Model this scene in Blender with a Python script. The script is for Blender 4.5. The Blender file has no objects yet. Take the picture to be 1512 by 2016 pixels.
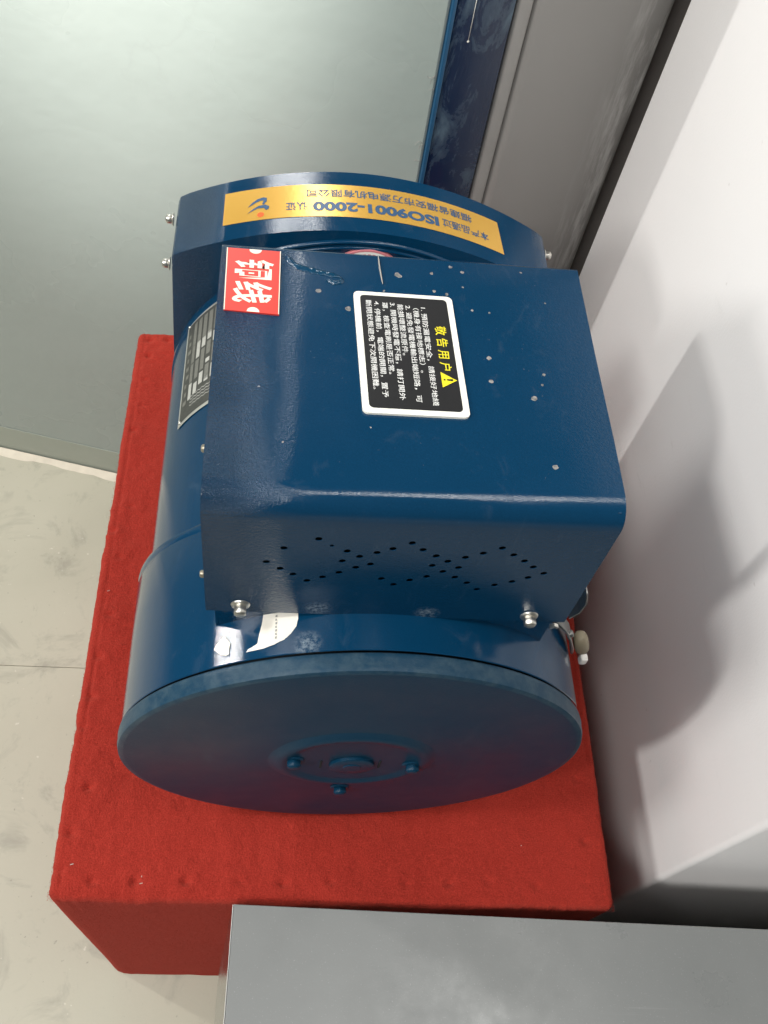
import bpy, bmesh, math, random
from mathutils import Vector, Matrix, noise
random.seed(7)
sc = bpy.context.scene
COL = sc.collection
PI = math.pi

# ------------------------------------------------------------------ camera
cam_d = bpy.data.cameras.new('camera')
cam_d.sensor_fit = 'HORIZONTAL'; cam_d.sensor_width = 36.0
cam_d.lens = 36.0 * 1769.0 / 1512.0
cam_d.clip_start = 0.01; cam_d.clip_end = 200
cam = bpy.data.objects.new('camera', cam_d); COL.objects.link(cam)
PITCH, ROLL, YAW = 0.57554, 0.22658, -0.20253
cam.matrix_world = (Matrix.Translation((-0.05474, -0.11273, 0.74129))
                    @ Matrix.Rotation(YAW, 4, 'Z') @ Matrix.Rotation(PITCH, 4, 'X') @ Matrix.Rotation(ROLL, 4, 'Z'))
sc.camera = cam

# ------------------------------------------------------------------ indoor light: dim surround, ceiling lamps and added fill lamps
world = bpy.data.worlds.new('World'); sc.world = world; world.use_nodes = True
bg = world.node_tree.nodes['Background']
bg.inputs['Color'].default_value = (0.80, 0.88, 0.90, 1); bg.inputs['Strength'].default_value = 0.105

def area(name, loc, target, size, size_y, power, col=(1, 0.99, 0.955)):
    d = bpy.data.lights.new(name, 'AREA'); d.shape = 'RECTANGLE'; d.size = size; d.size_y = size_y
    d.energy = power; d.color = col
    o = bpy.data.objects.new(name, d); COL.objects.link(o); o.location = loc
    o.rotation_euler = (Vector(target) - Vector(loc)).to_track_quat('-Z', 'Y').to_euler()
    return o
def spot(name, loc, target, power, angle, blend, radius, col=(1, 0.99, 0.955)):
    d = bpy.data.lights.new(name, 'SPOT'); d.energy = power; d.spot_size = math.radians(angle); d.spot_blend = blend
    d.shadow_soft_size = radius; d.color = col
    o = bpy.data.objects.new(name, d); COL.objects.link(o); o.location = loc
    o.rotation_euler = (Vector(target) - Vector(loc)).to_track_quat('-Z', 'Y').to_euler()
    return o
area('ceiling_lamp_rear', (-0.42, 2.75, 2.12), (0, 0.3, 0.2), 0.12, 0.9, 16)
area('ceiling_lamp_left', (-2.40, 1.10, 1.28), (0, 0.3, 0.2), 0.07, 0.28, 22)
area('ceiling_lamp_key', (-1.30, -0.06, 2.00), (0.2, 0.5, 0.1), 0.34, 0.34, 21)
area('fill_row', (-1.00, 0.10, 2.00), (-0.5, 0.4, 0.0), 2.0, 0.12, 8)  # unseen fill row, added to light the rear wall but not the box front
area('ceiling_tube', (0.45, -0.10, 2.40), (0.1, 0.3, 0.0), 1.2, 0.12, 14)
area('fill_front', (-0.80, -1.40, 2.10), (0.2, 0.2, 0.1), 0.5, 0.5, 23)  # fill added from the front to lift the shaded part of the white wall
area('fill_side', (-1.90, -0.85, 1.60), (0.2, 0.2, 0.0), 0.12, 0.40, 26)  # fill added from the left to brighten the lower white wall
spot('wall_washer', (-0.32, -0.05, 1.75), (-0.24, 0.70, 0.57), 500, 23, 1.0, 0.05, (1, 0.95, 0.91))

sc.view_settings.view_transform = 'Standard'
sc.view_settings.look = 'None'
sc.view_settings.exposure = 0.0
sc.view_settings.gamma = 1.0

# ------------------------------------------------------------------ material helpers
class NT:
    def __init__(s, name):
        s.m = bpy.data.materials.new(name); s.m.use_nodes = True
        s.t = s.m.node_tree; s.n = s.t.nodes; s.b = s.n['Principled BSDF']
        s.tc = None
    def node(s, typ, **kw):
        n = s.n.new(typ)
        for k, v in kw.items(): setattr(n, k, v)
        return n
    def link(s, a, b): s.t.links.new(a, b)
    def co(s):
        if s.tc is None: s.tc = s.node('ShaderNodeTexCoord')
        return s.tc.outputs['Object']
    def noise(s, scale, detail=3, rough=0.55, vec=None, dist=0.0):
        n = s.node('ShaderNodeTexNoise'); n.inputs['Scale'].default_value = scale
        n.inputs['Detail'].default_value = detail; n.inputs['Roughness'].default_value = rough
        n.inputs['Distortion'].default_value = dist
        s.link(vec or s.co(), n.inputs['Vector']); return n.outputs['Fac']
    def scaled(s, v):
        m = s.node('ShaderNodeMapping'); m.inputs['Scale'].default_value = v; s.link(s.co(), m.inputs['Vector']); return m.outputs['Vector']
    def ramp(s, fac, stops):
        r = s.node('ShaderNodeValToRGB'); e = r.color_ramp.elements
        while len(e) < len(stops): e.new(0.5)
        for q, (p, c) in zip(e, stops):
            q.position = p; q.color = (c, c, c, 1) if isinstance(c, (int, float)) else (*c, 1)
        s.link(fac, r.inputs['Fac']); return r.outputs['Color']
    def math(s, op, a, b=None, clamp=False):
        n = s.node('ShaderNodeMath', operation=op, use_clamp=clamp)
        for i, v in enumerate((a, b)):
            if v is None: continue
            if isinstance(v, (int, float)): n.inputs[i].default_value = v
            else: s.link(v, n.inputs[i])
        return n.outputs[0]
    def mix(s, fac, a, b):
        n = s.node('ShaderNodeMix', data_type='RGBA')
        for sock, v in ((n.inputs['Factor'], fac), (n.inputs[6], a), (n.inputs[7], b)):
            if isinstance(v, (int, float)): sock.default_value = v
            elif isinstance(v, tuple): sock.default_value = (*v, 1)
            else: s.link(v, sock)
        return n.outputs[2]
    def bump(s, h, strength, dist, nrm=None):
        b = s.node('ShaderNodeBump'); b.inputs['Strength'].default_value = strength; b.inputs['Distance'].default_value = dist
        s.link(h, b.inputs['Height'])
        if nrm is not None: s.link(nrm, b.inputs['Normal'])
        return b.outputs['Normal']
    def set(s, **kw):
        names = dict(color='Base Color', rough='Roughness', metal='Metallic', spec='Specular IOR Level', normal='Normal',
                     coat='Coat Weight', coat_rough='Coat Roughness', sheen='Sheen Weight', trans='Transmission Weight', ior='IOR', alpha='Alpha')
        for k, v in kw.items():
            i = s.b.inputs[names[k]]
            if isinstance(v, (int, float)): i.default_value = v
            elif isinstance(v, tuple): i.default_value = (*v, 1)
            else: s.link(v, i)
        return s
    def spots(s, pts, warp=0.0012, wscale=900):
        """union of small irregular spots in the object's xy plane: pts = (x, y, r)"""
        nz = s.node('ShaderNodeTexNoise'); nz.inputs['Scale'].default_value = wscale; nz.inputs['Detail'].default_value = 2
        s.link(s.co(), nz.inputs['Vector'])
        sub = s.node('ShaderNodeVectorMath', operation='SUBTRACT'); sub.inputs[1].default_value = (.5, .5, .5); s.link(nz.outputs['Color'], sub.inputs[0])
        mul = s.node('ShaderNodeVectorMath', operation='SCALE'); mul.inputs['Scale'].default_value = warp * 2; s.link(sub.outputs[0], mul.inputs[0])
        add = s.node('ShaderNodeVectorMath', operation='ADD'); s.link(s.co(), add.inputs[0]); s.link(mul.outputs[0], add.inputs[1])
        sp = s.node('ShaderNodeSeparateXYZ'); s.link(add.outputs[0], sp.inputs[0])
        cb = s.node('ShaderNodeCombineXYZ'); s.link(sp.outputs[0], cb.inputs[0]); s.link(sp.outputs[1], cb.inputs[1])
        acc = None
        for x, y, r in pts:
            d = s.node('ShaderNodeVectorMath', operation='DISTANCE'); s.link(cb.outputs[0], d.inputs[0]); d.inputs[1].default_value = (x, y, 0)
            f = s.math('LESS_THAN', d.outputs['Value'], r)
            acc = f if acc is None else s.math('MAXIMUM', acc, f)
        return acc

PAINT = (0.0010, 0.0255, 0.063)
def paint(name, color=PAINT, peel=0.08, rough=0.15, chips=None, lac=0.15, spec=0.25, rough_left=None, rim=None, smears=None):
    t = NT(name)
    fine = t.noise(2100, 2, 0.6); mid = t.noise(800, 2, 0.5); big = t.noise(14, 3, 0.6)
    h = t.math('ADD', fine, t.math('MULTIPLY', mid, 1.3))
    c = t.mix(t.math('MULTIPLY', big, 0.5), color, tuple(v * 1.35 + .001 for v in color))
    r = t.ramp(big, [(0.3, rough * 0.85), (0.7, rough * 1.3)])
    grain = t.ramp(t.noise(1500, 3, 0.75), [(0.36, 0), (0.66, 1)])                       # fine grain of the sprayed coat
    c = t.mix(t.math('MULTIPLY', grain, 0.28), c, tuple(v * 1.9 + .002 for v in color))
    dust = t.math('MULTIPLY', t.ramp(t.noise(650, 2, 0.6), [(0.70, 0), (0.76, 1)]), t.ramp(t.noise(25, 3), [(0.45, 0), (0.65, 1)]))
    c = t.mix(t.math('MULTIPLY', dust, 0.22), c, (0.25, 0.26, 0.26))
    smear = t.math('MULTIPLY', t.ramp(t.noise(38, 5, 0.7, t.scaled((1.6, 1, .6)), 1.0), [(0.58, 0), (0.80, 1)]), 0.05)
    c = t.mix(smear, c, (0.30, 0.33, 0.35))
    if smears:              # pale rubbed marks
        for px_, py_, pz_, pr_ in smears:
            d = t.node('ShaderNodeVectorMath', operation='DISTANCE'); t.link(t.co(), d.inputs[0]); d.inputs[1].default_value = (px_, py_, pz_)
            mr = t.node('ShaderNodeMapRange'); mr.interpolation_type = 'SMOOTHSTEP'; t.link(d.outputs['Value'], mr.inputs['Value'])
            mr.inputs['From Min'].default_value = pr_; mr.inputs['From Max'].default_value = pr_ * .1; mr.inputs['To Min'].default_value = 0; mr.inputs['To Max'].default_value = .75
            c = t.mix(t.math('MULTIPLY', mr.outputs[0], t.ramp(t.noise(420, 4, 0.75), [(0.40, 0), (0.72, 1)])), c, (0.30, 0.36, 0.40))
    if rim:                 # handled rim: paint dulled and rubbed pale along the edge
        sp2 = t.node('ShaderNodeSeparateXYZ'); t.link(t.co(), sp2.inputs[0])
        cb2 = t.node('ShaderNodeCombineXYZ'); t.link(sp2.outputs[0], cb2.inputs[0]); t.link(t.math('SUBTRACT', sp2.outputs[2], 0.15603), cb2.inputs[2])
        ln = t.node('ShaderNodeVectorMath', operation='LENGTH'); t.link(cb2.outputs[0], ln.inputs[0])
        k2 = t.math('MULTIPLY', t.math('GREATER_THAN', ln.outputs['Value'], rim), t.ramp(t.noise(90, 4, 0.7), [(0.40, 0.10), (0.70, 0.55)]))
        c = t.mix(k2, c, (0.060, 0.095, 0.115))
    if chips:
        k = t.spots(chips, 0.0007, 700)
        cc = t.ramp(t.noise(400, 2), [(0.35, (0.10, 0.10, 0.10)), (0.65, (0.27, 0.26, 0.25))])
        c = t.mix(k, c, cc); r = t.mix(k, r, (.75, .75, .75)); h = t.math('SUBTRACT', h, t.math('MULTIPLY', k, 1.2))
    nb = t.bump(h, peel, 0.0012)
    if rough_left:          # overspray: the paint is coarser towards the left edge
        x0, x1, amt = rough_left
        sp = t.node('ShaderNodeSeparateXYZ'); t.link(t.co(), sp.inputs[0])
        mr = t.node('ShaderNodeMapRange'); mr.interpolation_type = 'SMOOTHSTEP'; t.link(sp.outputs[0], mr.inputs['Value'])
        mr.inputs['From Min'].default_value = x1; mr.inputs['From Max'].default_value = x0; mr.inputs['To Min'].default_value = peel; mr.inputs['To Max'].default_value = amt
        t.link(t.math('MULTIPLY', mr.outputs[0], t.math('ADD', t.noise(30, 3), 0.5)), nb.node.inputs['Strength'])
    t.set(color=c, rough=r, normal=nb, spec=spec, coat=lac, coat_rough=0.05); t.link(nb, t.b.inputs['Coat Normal'])
    return t.m

M = {}
def plain(name, color, rough=0.5, metal=0.0, var=0.12, scale=60, bump=0.0, bscale=400, spec=0.5):
    t = NT(name)
    n = t.noise(scale, 3)
    lo = tuple(v * (1 - var) for v in color); hi = tuple(min(1, v * (1 + var)) for v in color)
    t.set(color=t.mix(n, lo, hi), rough=rough, metal=metal, spec=spec)
    if bump: t.set(normal=t.bump(t.noise(bscale, 3), bump, 0.001))
    M[name] = t.m
    return t.m
CHIPS = [(0.0322, 0.2547, 0.001), (0.003, 0.2464, 0.0015), (0.0042, 0.2452, 0.0013), (0.0216, 0.2489, 0.0009), (0.0384, 0.2513, 0.001), (0.0712, 0.2542, 0.0007), (-0.0384, 0.2306, 0.0013), (0.0222, 0.2358, 0.0009), (0.0287, 0.2341, 0.0009), (-0.0233, 0.2194, 0.0016), (0.0414, 0.2235, 0.0008), (0.0504, 0.2225, 0.0006), (0.0378, 0.24, 0.0006), (-0.0044, 0.2337, 0.0006), (0.0817, 0.2325, 0.0006), (0.0472, 0.1913, 0.0013), (0.0468, 0.1762, 0.0012), (0.0674, 0.1665, 0.0015), (0.0743, 0.1824, 0.0009), (0.0722, 0.1258, 0.0013), (0.0729, 0.1755, 0.0007), (-0.0542, 0.1333, 0.0005), (-0.0662, 0.1653, 0.0005), (-0.0138, 0.1443, 0.0005)]
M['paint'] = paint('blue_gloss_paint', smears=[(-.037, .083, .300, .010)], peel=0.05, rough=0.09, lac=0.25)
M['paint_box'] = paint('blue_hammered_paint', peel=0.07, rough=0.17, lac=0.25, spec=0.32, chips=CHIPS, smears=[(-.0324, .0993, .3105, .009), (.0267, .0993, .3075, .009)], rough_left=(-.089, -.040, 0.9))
M['paint_hood'] = paint('blue_hood_paint', peel=0.06, rough=0.10, rough_left=(-.112, -.095, 0.9))
M['paint_cap'] = paint('blue_cap_paint', color=(0.0010, 0.0240, 0.052), peel=0.10, rough=0.34, lac=0.0, spec=0.18, rim=0.1462)
plain('dark_gap', (0.006, 0.007, 0.009), 0.9)
plain('zinc', (0.62, 0.60, 0.55), 0.34, 1.0, 0.15, 300, 0.2, 500)
plain('dull_steel', (0.30, 0.30, 0.29), 0.38, 1.0, 0.2, 300, 0.2, 500)
plain('ivory_plastic', (0.22, 0.185, 0.125), 0.55)
plain('white_plastic', (0.75, 0.72, 0.68), 0.4)
plain('sticker_white', (0.80, 0.79, 0.72), 0.45, var=0.06)
plain('sticker_black', (0.010, 0.010, 0.011), 0.42, var=0.2, scale=200)
plain('sticker_red', (0.60, 0.035, 0.022), 0.38, var=0.06)
plain('ink_white', (0.72, 0.72, 0.70), 0.5, var=0.05)
plain('ink_cream', (0.82, 0.76, 0.64), 0.5, var=0.05)
plain('ink_yellow', (0.72, 0.62, 0.015), 0.5, var=0.05)
plain('ink_blue', (0.035, 0.085, 0.17), 0.4, var=0.1)
plain('ink_orange', (0.70, 0.11, 0.02), 0.4, var=0.05)
plain('ink_gray', (0.30, 0.30, 0.28), 0.5, var=0.2)
plain('ink_pink', (0.60, 0.20, 0.22), 0.5, var=0.1)
plain('plate_silver', (0.55, 0.55, 0.50), 0.42, 0.7, 0.1)
plain('plate_dark', (0.060, 0.062, 0.055), 0.40, 0.3, 0.4, 500)
plain('plate_cell', (0.42, 0.42, 0.385), 0.42, 0.2, 0.25, 500)
plain('plate_mid', (0.17, 0.17, 0.15), 0.42, 0.3, 0.3, 500)
plain('paper', (0.78, 0.74, 0.66), 0.7, var=0.08, scale=120, bump=0.15, bscale=300)
t = NT('gold_foil'); g = t.noise(26, 2, 0.5, t.scaled((1, .25, 1)))
t.set(color=t.mix(g, (0.66, 0.36, 0.055), (0.80, 0.48, 0.11)), rough=0.28, metal=0.45, normal=t.bump(t.noise(300, 2), 0.05, 0.001)); M['gold'] = t.m

# carpet
t = NT('red_felt_carpet')
f1 = t.noise(900, 4, 0.75); f2 = t.noise(130, 5, 0.7); f3 = t.noise(9, 3, 0.6)
c = t.mix(t.ramp(f1, [(0.32, 0), (0.68, 1)]), (0.22, 0.015, 0.009), (0.50, 0.046, 0.030))
c = t.mix(t.math('MULTIPLY', t.ramp(f2, [(0.35, 0), (0.7, 1)]), 0.35), c, (0.28, 0.017, 0.012))
c = t.mix(t.math('MULTIPLY', t.ramp(f3, [(0.4, 0), (0.75, 1)]), 0.25), c, (0.45, 0.042, 0.029))
hh = t.math('ADD', f1, t.math('MULTIPLY', f2, 1.4))
t.set(color=c, rough=0.95, spec=0.1, sheen=0.25, normal=t.bump(hh, 0.9, 0.0018)); t.b.inputs['Sheen Tint'].default_value = (1, .25, .18, 1); M['carpet'] = t.m

# walls and floor
t = NT('gloss_dado_paint')
cl = t.noise(2.2, 4, 0.6); vo = t.node('ShaderNodeTexVoronoi', feature='DISTANCE_TO_EDGE'); vo.inputs['Scale'].default_value = 2.6
nz = t.node('ShaderNodeTexNoise'); nz.inputs['Scale'].default_value = 7; nz.inputs['Detail'].default_value = 6; t.link(t.co(), nz.inputs['Vector'])
mv = t.node('ShaderNodeVectorMath', operation='MULTIPLY_ADD'); t.link(nz.outputs['Color'], mv.inputs[0]); mv.inputs[1].default_value = (.35, .35, .35); t.link(t.co(), mv.inputs[2])
t.link(mv.outputs[0], vo.inputs['Vector'])
crack = t.math('MULTIPLY', t.ramp(vo.outputs['Distance'], [(0.0, 1), (0.006, 0.35), (0.02, 0)]), t.ramp(t.noise(3.3, 2), [(0.50, 0), (0.62, 1)]))
c = t.mix(cl, (0.275, 0.325, 0.303), (0.33, 0.37, 0.348))
c = t.mix(t.math('MULTIPLY', crack, 0.12), c, (0.20, 0.22, 0.21))
c = t.mix(t.math('MULTIPLY', t.ramp(t.noise(55, 3), [(0.70, 0), (0.78, 1)]), 0.25), c, (0.2, 0.2, 0.19))
t.set(color=c, rough=t.ramp(t.noise(4, 4), [(0.3, 0.20), (0.7, 0.36)]), normal=t.bump(t.noise(5, 5, 0.6), 0.14, 0.02)); M['dado'] = t.m
t = NT('skirting_paint'); t.set(color=t.mix(t.noise(20, 4), (0.29, 0.325, 0.275), (0.35, 0.38, 0.33)), rough=0.5, normal=t.bump(t.noise(60, 3), 0.2, 0.002)); M['skirting'] = t.m
t = NT('beige_floor')
cl = t.noise(5, 5, 0.65); sm = t.noise(11, 5, 0.7, dist=1.2)
c = t.mix(cl, (0.40, 0.382, 0.302), (0.485, 0.465, 0.375))
c = t.mix(t.math('MULTIPLY', t.ramp(sm, [(0.52, 0), (0.72, 1)]), 0.55), c, (0.20, 0.19, 0.16))
c = t.mix(t.math('MULTIPLY', t.ramp(t.noise(140, 3), [(0.68, 0), (0.75, 1)]), 0.5), c, (0.16, 0.15, 0.13))
c = t.mix(t.math('MULTIPLY', t.ramp(t.noise(95, 2), [(0.73, 0), (0.77, 1)]), 0.6), c, (0.62, 0.60, 0.52))
t.set(color=c, rough=t.ramp(cl, [(0.3, 0.42), (0.7, 0.6)]), normal=t.bump(t.noise(180, 4), 0.12, 0.001)); M['floor'] = t.m
plain('grout', (0.22, 0.20, 0.16), 0.9, var=0.2, scale=90)
plain('caulk', (0.60, 0.55, 0.45), 0.7, var=0.15, scale=60, bump=0.3, bscale=120)
t = NT('white_wall_paint')
c = t.mix(t.noise(3, 4), (0.85, 0.825, 0.815), (0.90, 0.885, 0.875))
c = t.mix(t.math('MULTIPLY', t.ramp(t.noise(70, 3), [(0.72, 0), (0.78, 1)]), 0.4), c, (0.55, 0.5, 0.48))
sc1 = t.math('MULTIPLY', t.ramp(t.noise(34, 5, 0.7, t.scaled((1, .5, 2.2)), 0.6), [(0.62, 0), (0.74, 1)]), t.ramp(t.noise(5, 3), [(0.48, 0), (0.62, 1)]))
c = t.mix(t.math('MULTIPLY', sc1, 0.22), c, (0.50, 0.47, 0.45))
t.set(color=c, rough=0.62, normal=t.bump(t.math('ADD', t.noise(420, 3), t.math('MULTIPLY', t.noise(8, 4), 4)), 0.10, 0.002)); M['white_wall'] = t.m
t = NT('gray_column_paint')
sx = t.node('ShaderNodeSeparateXYZ'); t.link(t.co(), sx.inputs[0])
edge = t.ramp(t.math('MULTIPLY', sx.outputs[0], 6.1), [(0.72, 0), (1.0, 1)])       # scuffs gather along the worn right arris
scuff = t.math('MULTIPLY', edge, t.ramp(t.noise(30, 5, 0.7, t.scaled((2.5, 1, .35))), [(0.46, 0), (0.66, 1)]))
c = t.mix(t.noise(6, 4), (0.205, 0.198, 0.188), (0.25, 0.243, 0.232)); c = t.mix(t.math('MULTIPLY', scuff, 0.75), c, (0.60, 0.59, 0.57))
t.set(color=c, rough=t.ramp(t.noise(12, 4), [(0.3, 0.35), (0.7, 0.55)]), normal=t.bump(t.noise(40, 4), 0.08, 0.003)); M['column'] = t.m
t = NT('blue_film_strip')
w = t.noise(22, 6, 0.7, t.scaled((1.3, 1, .55)), 0.8)
refl_wisps = t.ramp(w, [(0.50, 0), (0.72, 1)])  # pale wisps paint the film's reflections into its base colour
t.set(color=t.mix(t.math('MULTIPLY', refl_wisps, 0.8), (0.004, 0.014, 0.042), (0.09, 0.14, 0.18)), rough=t.ramp(w, [(0.35, 0.12), (0.7, 0.42)]), normal=t.bump(w, 0.25, 0.003)); M['film'] = t.m
plain('blue_edge', (0.012, 0.075, 0.16), 0.3)
plain('brown_gap', (0.045, 0.034, 0.024), 0.8)
plain('shade_brown', (0.26, 0.235, 0.22), 0.8)  # grey-brown that holds the shade of the wall corner beside the column
t = NT('gray_board')
c = t.mix(t.noise(9, 4), (0.170, 0.176, 0.174), (0.205, 0.211, 0.208))
c = t.mix(t.math('MULTIPLY', t.ramp(t.noise(900, 2, 0.6), [(0.66, 0), (0.74, 1)]), 0.35), c, (0.45, 0.45, 0.44))
scr = t.math('MULTIPLY', t.ramp(t.noise(60, 4, 0.6, t.scaled((.12, 3.2, 1)), 0.3), [(0.66, 0), (0.70, 1)]), t.ramp(t.noise(7, 3), [(0.5, 0), (0.65, 1)]))
c = t.mix(t.math('MULTIPLY', scr, 0.18), c, (0.42, 0.42, 0.41))
t.set(color=c, rough=t.ramp(t.noise(14, 5, 0.7), [(0.35, 0.26), (0.7, 0.52)]), normal=t.bump(t.noise(500, 2), 0.05, 0.001)); M['board'] = t.m
plain('board_edge', (0.62, 0.62, 0.60), 0.6)
t = NT('clear_acrylic'); t.set(color=(0.93, 0.95, 0.95), rough=0.10, trans=1.0, ior=1.45); M['acrylic'] = t.m

# ------------------------------------------------------------------ mesh helpers
def obj(name, bm, mat, parent=None, smooth=False):
    me = bpy.data.meshes.new(name)
    if isinstance(bm, bmesh.types.BMesh):
        bmesh.ops.recalc_face_normals(bm, faces=bm.faces); bm.to_mesh(me); bm.free()
    else: me.from_pydata(*bm); me.update()
    if smooth:
        me.polygons.foreach_set('use_smooth', [True] * len(me.polygons))
    me.materials.append(M[mat] if isinstance(mat, str) else mat)
    o = bpy.data.objects.new(name, me); COL.objects.link(o)
    if parent is not None: o.parent = parent
    if smooth == 'angle':
        try: me.set_sharp_from_angle(angle=math.radians(35))
        except Exception: pass
    return o
def tag(o, label, cat, group=None):
    o['label'] = label; o['category'] = cat
    if group: o['group'] = group
    return o
def struct(o): o['kind'] = 'structure'; return o
def thing(name, label, cat, loc=(0, 0, 0), rz=0.0):
    o = bpy.data.objects.new(name, None); COL.objects.link(o); o.location = loc; o.rotation_euler = (0, 0, rz); o.empty_display_size = .05
    return tag(o, label, cat)
def box_bm(x0, x1, y0, y1, z0, z1, bev=0.0, seg=2):
    bm = bmesh.new()
    bmesh.ops.create_cube(bm, size=1.0)
    for v in bm.verts: v.co = Vector((x0 + (v.co.x + .5) * (x1 - x0), y0 + (v.co.y + .5) * (y1 - y0), z0 + (v.co.z + .5) * (z1 - z0)))
    if bev: bmesh.ops.bevel(bm, geom=bm.edges[:], offset=bev, segments=seg, profile=.5, affect='EDGES')
    return bm
def prism_bm(poly, z0, z1, bev=0.0, seg=2):
    """poly of (x, y) raised from z0 to z1"""
    bm = bmesh.new()
    lo = [bm.verts.new((x, y, z0)) for x, y in poly]; hi = [bm.verts.new((x, y, z1)) for x, y in poly]
    n = len(poly)
    bm.faces.new(lo[::-1]); bm.faces.new(hi)
    for i in range(n): bm.faces.new((lo[i], lo[(i + 1) % n], hi[(i + 1) % n], hi[i]))
    if bev: bmesh.ops.bevel(bm, geom=bm.edges[:], offset=bev, segments=seg, profile=.5, affect='EDGES')
    return bm
def lathe_y(profile, n=96, cz=0.0, cx=0.0, ydelta=None):
    """profile of (y, r) turned about the y axis through (cx, cz)"""
    vs, fs = [], []
    for j, (y, r) in enumerate(profile):
        for i in range(n):
            a = 2 * PI * i / n
            yy = y + (ydelta(j, a) if ydelta else 0)
            vs.append((cx + r * math.sin(a), yy, cz + r * math.cos(a)))
    for j in range(len(profile) - 1):
        for i in range(n):
            fs.append((j * n + i, j * n + (i + 1) % n, (j + 1) * n + (i + 1) % n, (j + 1) * n + i))
    if profile[0][1] < 1e-6 or True:
        pass
    return vs, [], fs
def hex_bolt(name, parent, loc, axis, mat, r=0.0045, h=0.0045, washer=True):
    bm = bmesh.new()
    if washer:
        bmesh.ops.create_cone(bm, cap_ends=True, segments=24, radius1=r * 1.45, radius2=r * 1.25, depth=h * .3, matrix=Matrix.Translation((0, 0, h * .15)))
    g = bmesh.ops.create_cone(bm, cap_ends=True, segments=6, radius1=r, radius2=r, depth=h, matrix=Matrix.Translation((0, 0, h * .3 + h * .5)))
    bmesh.ops.create_cone(bm, cap_ends=True, segments=16, radius1=r * .82, radius2=r * .62, depth=h * .16, matrix=Matrix.Translation((0, 0, h * 1.38)))
    bmesh.ops.bevel(bm, geom=[e for e in bm.edges], offset=r * .08, segments=1, affect='EDGES')
    q = Vector((0, 0, 1)).rotation_difference(Vector(axis).normalized())
    for v in bm.verts: v.co = q @ v.co + Vector(loc)
    return obj(name, bm, mat, parent, 'angle')

# ------------------------------------------------------------------ text: letters turned into flat meshes and laid on a surface
TEXTS = []
def text(name, body, fmap, s0, s1, t0, t1, mat, parent, bold=0.0, keep=False):
    """lay body so that it fills s0..s1 along the reading direction and t0..t1 upward; fmap(s, t) gives the point"""
    cu = bpy.data.curves.new(name, 'FONT'); cu.body = body; cu.size = 1.0; cu.resolution_u = 3; cu.offset = bold; cu.fill_mode = 'FRONT'
    o = bpy.data.objects.new(name + '_tmp', cu); COL.objects.link(o)
    TEXTS.append((o, name, fmap, s0, s1, t0, t1, mat, parent))
def flush_texts():
    bpy.context.view_layer.update()
    dg = bpy.context.evaluated_depsgraph_get()
    for o, name, fmap, s0, s1, t0, t1, mat, parent in TEXTS:
        me = bpy.data.meshes.new_from_object(o.evaluated_get(dg), depsgraph=dg)
        xs = [v.co.x for v in me.vertices]; ys = [v.co.y for v in me.vertices]
        x0, x1, y0, y1 = min(xs), max(xs), min(ys), max(ys)
        for v in me.vertices:
            v.co = fmap(s0 + (v.co.x - x0) / (x1 - x0) * (s1 - s0), t0 + (v.co.y - y0) / (y1 - y0) * (t1 - t0))
        me.materials.clear(); me.materials.append(M[mat]); me.name = name
        q = bpy.data.objects.new(name, me); COL.objects.link(q); q.parent = parent
        cu = o.data; bpy.data.objects.remove(o); bpy.data.curves.remove(cu)
def patch(name, fmap, s0, s1, t0, t1, mat, parent, ns=1, nt=1):
    vs = [tuple(fmap(s0 + (s1 - s0) * i / ns, t0 + (t1 - t0) * j / nt)) for j in range(nt + 1) for i in range(ns + 1)]
    fs = [(j * (ns + 1) + i, j * (ns + 1) + i + 1, (j + 1) * (ns + 1) + i + 1, (j + 1) * (ns + 1) + i) for j in range(nt) for i in range(ns)]
    return obj(name, (vs, [], fs), mat, parent, True)
def rounded(s0, s1, t0, t1, rs, rt, n=6):
    pts = []
    for cx, cy, a0 in ((s1 - rs, t1 - rt, 0), (s0 + rs, t1 - rt, 90), (s0 + rs, t0 + rt, 180), (s1 - rs, t0 + rt, 270)):
        for k in range(n + 1):
            a = math.radians(a0 + 90 * k / n); pts.append((cx + rs * math.cos(a), cy + rt * math.sin(a)))
    return pts
def flat_poly(name, pts, fmap, mat, parent):
    vs = [tuple(fmap(s, t)) for s, t in pts]
    return obj(name, (vs, [], [tuple(range(len(vs)))]), mat, parent)
def slab_poly(name, pts, lo, hi, mat, parent):
    """thin sticker with real thickness: lo(s,t) and hi(s,t) are its under and upper side"""
    n = len(pts)
    vs = [tuple(lo(*p)) for p in pts] + [tuple(hi(*p)) for p in pts]
    fs = [tuple(range(n, 2 * n)), tuple(range(n - 1, -1, -1))] + [(i, (i + 1) % n, n + (i + 1) % n, n + i) for i in range(n)]
    return obj(name, (vs, [], fs), mat, parent)

# ================================================================== SETTING
FZ = -0.5
fl = bmesh.new(); bmesh.ops.create_grid(fl, x_segments=1, y_segments=1, size=6.0, matrix=Matrix.Translation((0, 0, FZ - 0.004)))
floor = struct(obj('floor', fl, 'grout'))
for x0, x1 in ((-6, 6),):
    for y0, y1 in ((-6.0, 0.38515), (0.38575, 6.0)):
        bm = bmesh.new(); n = 240 if False else 1
        vs = [(x0, y0, FZ), (x1, y0, FZ), (x1, y1, FZ), (x0, y1, FZ)]
        b = box_bm(x0, x1, y0, y1, FZ - .003, FZ, 0.0004, 1)
        obj('floor_slab', b, 'floor', floor)

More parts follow.
